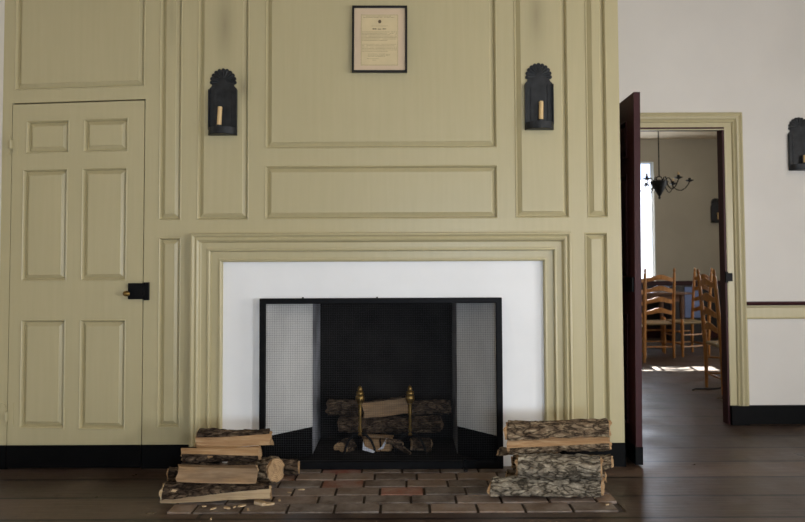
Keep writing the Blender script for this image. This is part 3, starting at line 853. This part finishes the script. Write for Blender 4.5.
andiron('left brass-topped andiron standing in the firebox', -0.254)
andiron('right brass-topped andiron standing in the firebox', 0.040)
GF = 'firewood in the firebox'
kw = dict(bark=BARK_DARK, split=SPLIT_DARK, endg=SPLIT_DARK)
p1 = firewood('firewood_log', 'long dark log lying across both andirons', 'log', GF, 0.62, rnd(0.040), (-0.08, 3.85, 0.145), 0, 0, 0, 21, **kw)
firewood('firewood_log', 'pale split log resting between the two andirons', 'log', GF, 0.27, quarter(0.078, 55), (-0.105, 3.865, 0.245), 0, -6, 0, 22, BARK_DARK, SPLIT_GREY, on=[p1])
p2 = firewood('firewood_log', 'dark log at the left rear above the firebox floor', 'log', GF, 0.20, rnd(0.038), (-0.36, 3.88, 0.225), 4, 2, 0, 23, on=[p1], **kw)
firewood('firewood_log', 'dark log at the right rear above the firebox floor', 'log', GF, 0.24, rnd(0.038), (0.165, 3.90, 0.240), -3, -3, 0, 24, on=[p1], **kw)
firewood('firewood_log', 'half-round log end showing left under the left andiron', 'log', GF, 0.10, half(0.050, 90), (-0.350, 3.82, 0.046), 62, 0, 0, 25, BARK_DARK, SPLIT_GREY, on=[])
SQ = lambda q: [(45, q, False), (135, q, False), (225, q, False), (315, q, False)]
p3 = firewood('kindling', 'blocky split piece with white paper between the andirons', 'kindling', GF, 0.095, SQ(0.050), (-0.190, 3.80, 0.060), 4, 0, 0, 26, None, SPLIT_TAN, 0.4, on=[])
p4 = firewood('kindling', 'reddish block of wood right of the white paper', 'kindling', GF, 0.06, SQ(0.044), (-0.100, 3.80, 0.055), -4, 0, 0, 27, None, SPLIT_TAN, 0.4, on=[p3])
p5 = firewood('kindling', 'dark split wedge under the right andiron', 'kindling', GF, 0.12, half(0.048, 100), (0.105, 3.80, 0.055), 6, 4, 0, 28, BARK_DARK, SPLIT_GREY, on=[])
p6 = firewood('kindling', 'long stick leaning down to the right under the right andiron', 'kindling', GF, 0.13, rnd(0.010), (-0.012, 3.70, 0.060), 4, 30, 0, 29, BARK_DARK, SPLIT_GREY, on=[p3, p4, p5])
firewood('kindling', 'short stick beside the leaning long stick', 'kindling', GF, 0.10, rnd(0.010), (-0.050, 3.66, 0.040), 6, 12, 0, 30, BARK_DARK, SPLIT_GREY, on=[p3, p4, p5, p6])
firewood('kindling', 'flat lath lying behind the white paper', 'kindling', GF, 0.15, [(15, 0.02, False), (165, 0.02, False), (195, 0.02, False), (345, 0.02, False)], (-0.14, 3.80, 0.115), 0, 3, 0, 31, None, SPLIT_GREY, 0.3, on=[p3, p4])
PAPER = paint('white_paper', (196, 198, 206), 0.8, 0.03, bump=0)
for k, (pts, dx) in enumerate((([(-0.235, 0.078), (-0.225, 0.05), (-0.165, 0.022), (-0.175, 0.012), (-0.238, 0.03)], 0), ([(-0.10, 0.095), (-0.088, 0.098), (-0.118, 0.035), (-0.150, 0.030), (-0.125, 0.05)], 0))):
    bm = BM(); prism(bm, pts, 'y', 3.726, 3.730); o = build('paper_scrap', bm, PAPER)
    tag(o, ('white paper strip at the left of the kindling', 'white paper strip at the right of the kindling')[k], 'paper', 'paper scraps in the fire')

# ------------------------------------------------------------------ far room furniture
def ladder_chair(label, x, y, rz, W=CHAIRW):
    """local: back posts at y=0, seat towards +y"""
    root = thing('ladderback_chair', label, 'chair', (x, y, 0), rz, 'ladder-back chairs in the far room')
    hw = 0.170; sh = 0.40
    for s in (-1, 1):
        bm = BM(); zs = (0, 0.2, 0.40, 0.7, 0.985, 1.0, 1.012, 1.03, 1.05, 1.065)
        rs = (0.013, 0.017, 0.019, 0.0175, 0.0155, 0.0155, 0.009, 0.014, 0.012, 0.003)
        tube(bm, [(s * (hw + 0.0 * z), -0.055 * max(0, (z - 0.3) / 0.75) ** 1.2 * 1.0, z) for z in zs], rs, 12)
        build('back_post', bm, W, root, smooth=True)
        bm = BM(); fx = s * 0.215
        tube(bm, [(fx, 0.37, 0), (fx, 0.37, 0.15), (fx, 0.37, 0.42), (fx, 0.37, 0.44), (fx, 0.37, 0.452)], (0.012, 0.0165, 0.018, 0.018, 0.008), 12)
        build('leg', bm, W, root, smooth=True)
        for z in (0.12, 0.26):
            bm = BM(); tube(bm, [(s * hw, 0, z + 0.01), (s * (hw + 0.022), 0.185, z), (fx, 0.37, z)], (0.007, 0.010, 0.007), 8); build('rung', bm, W, root, smooth=True)
    for z, x0, y0 in ((0.13, hw, 0), (0.15, 0.215, 0.37), (0.29, 0.215, 0.37)):
        bm = BM(); tube(bm, [(-x0, y0, z), (0, y0, z), (x0, y0, z)], (0.007, 0.011, 0.007), 8); build('rung', bm, W, root, smooth=True)
    for zt in (0.985, 0.855, 0.725, 0.595):
        bm = BM(); n = 14; cols = []
        for i in range(n + 1):
            u = -1 + 2 * i / n; xx = u * (hw - 0.006)
            yb = -0.055 * max(0, (zt - 0.33) / 0.75) ** 1.2 - 0.018 * (1 - u * u)
            arch = 0.5 + 0.5 * math.cos(math.pi * min(1, abs(u) * 1.05))
            top = zt - 0.038 + 0.038 * arch; bot = zt - 0.082 + 0.024 * arch
            cols.append([bm.verts.new((xx, yb + dy, zz)) for dy, zz in ((-0.004, bot), (0.004, bot), (0.004, top), (-0.004, top))])
        for a, b in zip(cols, cols[1:]):
            for k in range(4): bm.faces.new((a[k], a[(k + 1) % 4], b[(k + 1) % 4], b[k]))
        bm.faces.new(cols[0][::-1]); bm.faces.new(cols[-1])
        build('slat', bm, W, root, smooth=True)
    bm = BM()
    ring = [(-hw, 0), (hw, 0), (0.215, 0.37), (-0.215, 0.37)]; prev = None; rings = []
    for ins, z in ((0.0, sh - 0.012), (-0.012, sh), (0.0, sh + 0.014), (0.03, sh + 0.018), (0.09, sh + 0.010)):
        rings.append([bm.verts.new((px * (1 - ins / 0.2), 0.185 + (py - 0.185) * (1 - ins / 0.185), z)) for px, py in ring])
    for a, b in zip(rings, rings[1:]):
        for k in range(4): bm.faces.new((a[k], a[(k + 1) % 4], b[(k + 1) % 4], b[k]))
    bm.faces.new(rings[-1]); bm.faces.new(rings[0][::-1])
    build('seat', bm, RUSH, root)
    return root


c1 = ladder_chair('ladder-back chair seen straight from behind, left in the doorway', 3.035, 7.53, 0)
copy_thing(c1, 'ladder-back chair in side view at the right end of the table', (3.68, 7.87, 0), R(90 + 8))
copy_thing(c1, 'nearest ladder-back chair, partly hidden by the right door jamb', (2.716, 5.56, 0), R(-94))
copy_thing(c1, 'ladder-back chair almost wholly hidden by the open burgundy door', (2.545, 7.15, 0), R(5))

tb = thing('table', 'dark wooden table behind the ladder-back chairs', 'table', (3.0, 8.62, 0))
bm = BM(); box(bm, -0.95, 0.755, -0.42, 0.45, 0.715, 0.742); build('tabletop', bm, TABLEW, tb, bevel=0.004)
bm = BM(); grid_wall(bm, -0.86, 0.66, 0.62, 0.715, [], -0.33, -0.31); box(bm, -0.86, 0.66, 0.33, 0.35, 0.62, 0.715); box(bm, -0.86, -0.84, -0.31, 0.33, 0.62, 0.715); box(bm, 0.64, 0.66, -0.31, 0.33, 0.62, 0.715)
build('apron', bm, TABLEW, tb)
for sx in (-0.85, 0.65):
    for sy in (-0.32, 0.34):
        bm = BM(); tube(bm, [(sx, sy, z) for z in (0, 0.05, 0.12, 0.5, 0.56, 0.715)], (0.018, 0.026, 0.018, 0.030, 0.034, 0.034), 12); build('leg', bm, TABLEW, tb, smooth=True)
# made-up cabinet standing in for an unclear bluish shape under the far rail
cb = thing('made_up_cabinet', 'low dark made-up cabinet with a blue-grey front behind the table', 'cabinet', (4.165, 9.34, 0))
bm = BM(); box(bm, -0.30, 0.16, -0.18, 0.20, 0, 0.79); build('body', bm, paint('dark_cabinet', (36, 30, 30), 0.5, 0.1), cb, bevel=0.004)
bm = BM(); box(bm, -0.10, 0.14, -0.196, -0.18, 0.34, 0.78); build('door', bm, paint('blue_grey_front', (106, 124, 168), 0.5, 0.08), cb, bevel=0.003)
o = BM(); pts = [(2.55, 5.30), (2.60, 5.36), (2.72, 5.345), (2.80, 5.37), (2.92, 5.45), (3.05, 5.62), (3.3, 5.7), (3.8, 5.66)]
tube(o, [(x - 0.02, y + 0.27, 0.006) for x, y in pts], 0.006, 6)
tag(build('power_cord', o, IRON, smooth=True), 'thin black cord lying on the far room floor', 'cord')

# chandelier
ch = thing('chandelier', 'black tin cone chandelier with curved candle arms hanging in the far room', 'chandelier', (2.853, 7.0, 1.83))
bm = BM(); tube(bm, [(0, 0, 0.245), (0, 0, ZC - 1.83)], 0.006, 8); build('rod', bm, IRON, ch)
bm = BM(); lathe(bm, [(0.0, -0.002), (0.012, 0.004), (0.016, 0.018), (0.008, 0.03), (0.02, 0.045), (0.095, 0.185), (0.098, 0.195), (0.06, 0.20), (0.02, 0.215), (0.008, 0.22)], seg=24); build('cone_body', bm, TIN, ch, smooth=True)
bm = BM(); tube(bm, [(0.03 * math.cos(a), 0, 0.225 + 0.03 * math.sin(a)) for a in [2 * math.pi * k / 16 for k in range(17)]], 0.005, 8); build('hook_ring', bm, IRON, ch, smooth=True)
for k, deg in enumerate((-12, 40, 225, 285, 95, 165)):
    a = R(deg); ca, sa = math.cos(a), math.sin(a)
    bm = BM(); prof = [(0.055, 0.195), (0.075, 0.23), (0.105, 0.235), (0.125, 0.205), (0.13, 0.165), (0.15, 0.125), (0.19, 0.095), (0.23, 0.09), (0.27, 0.115), (0.30, 0.155), (0.315, 0.185)]
    tube(bm, [(r * ca, r * sa, z) for r, z in prof], 0.005, 8); arm = build('arm', bm, IRON, ch, smooth=True)
    bm = BM(); lathe(bm, [(0.004, 0.180), (0.042, 0.196), (0.044, 0.202), (0.014, 0.195), (0.014, 0.225), (0.011, 0.226)], (0.315 * ca, 0.315 * sa, 0), 16); build('candle_cup', bm, TIN, arm, smooth=True)
    if k in (2, 3, 1):
        bm = BM(); lathe(bm, [(0.010, 0.20), (0.010, 0.25), (0.003, 0.256)], (0.315 * ca, 0.315 * sa, 0), 12); build('candle', bm, CANDLE, arm, smooth=True)
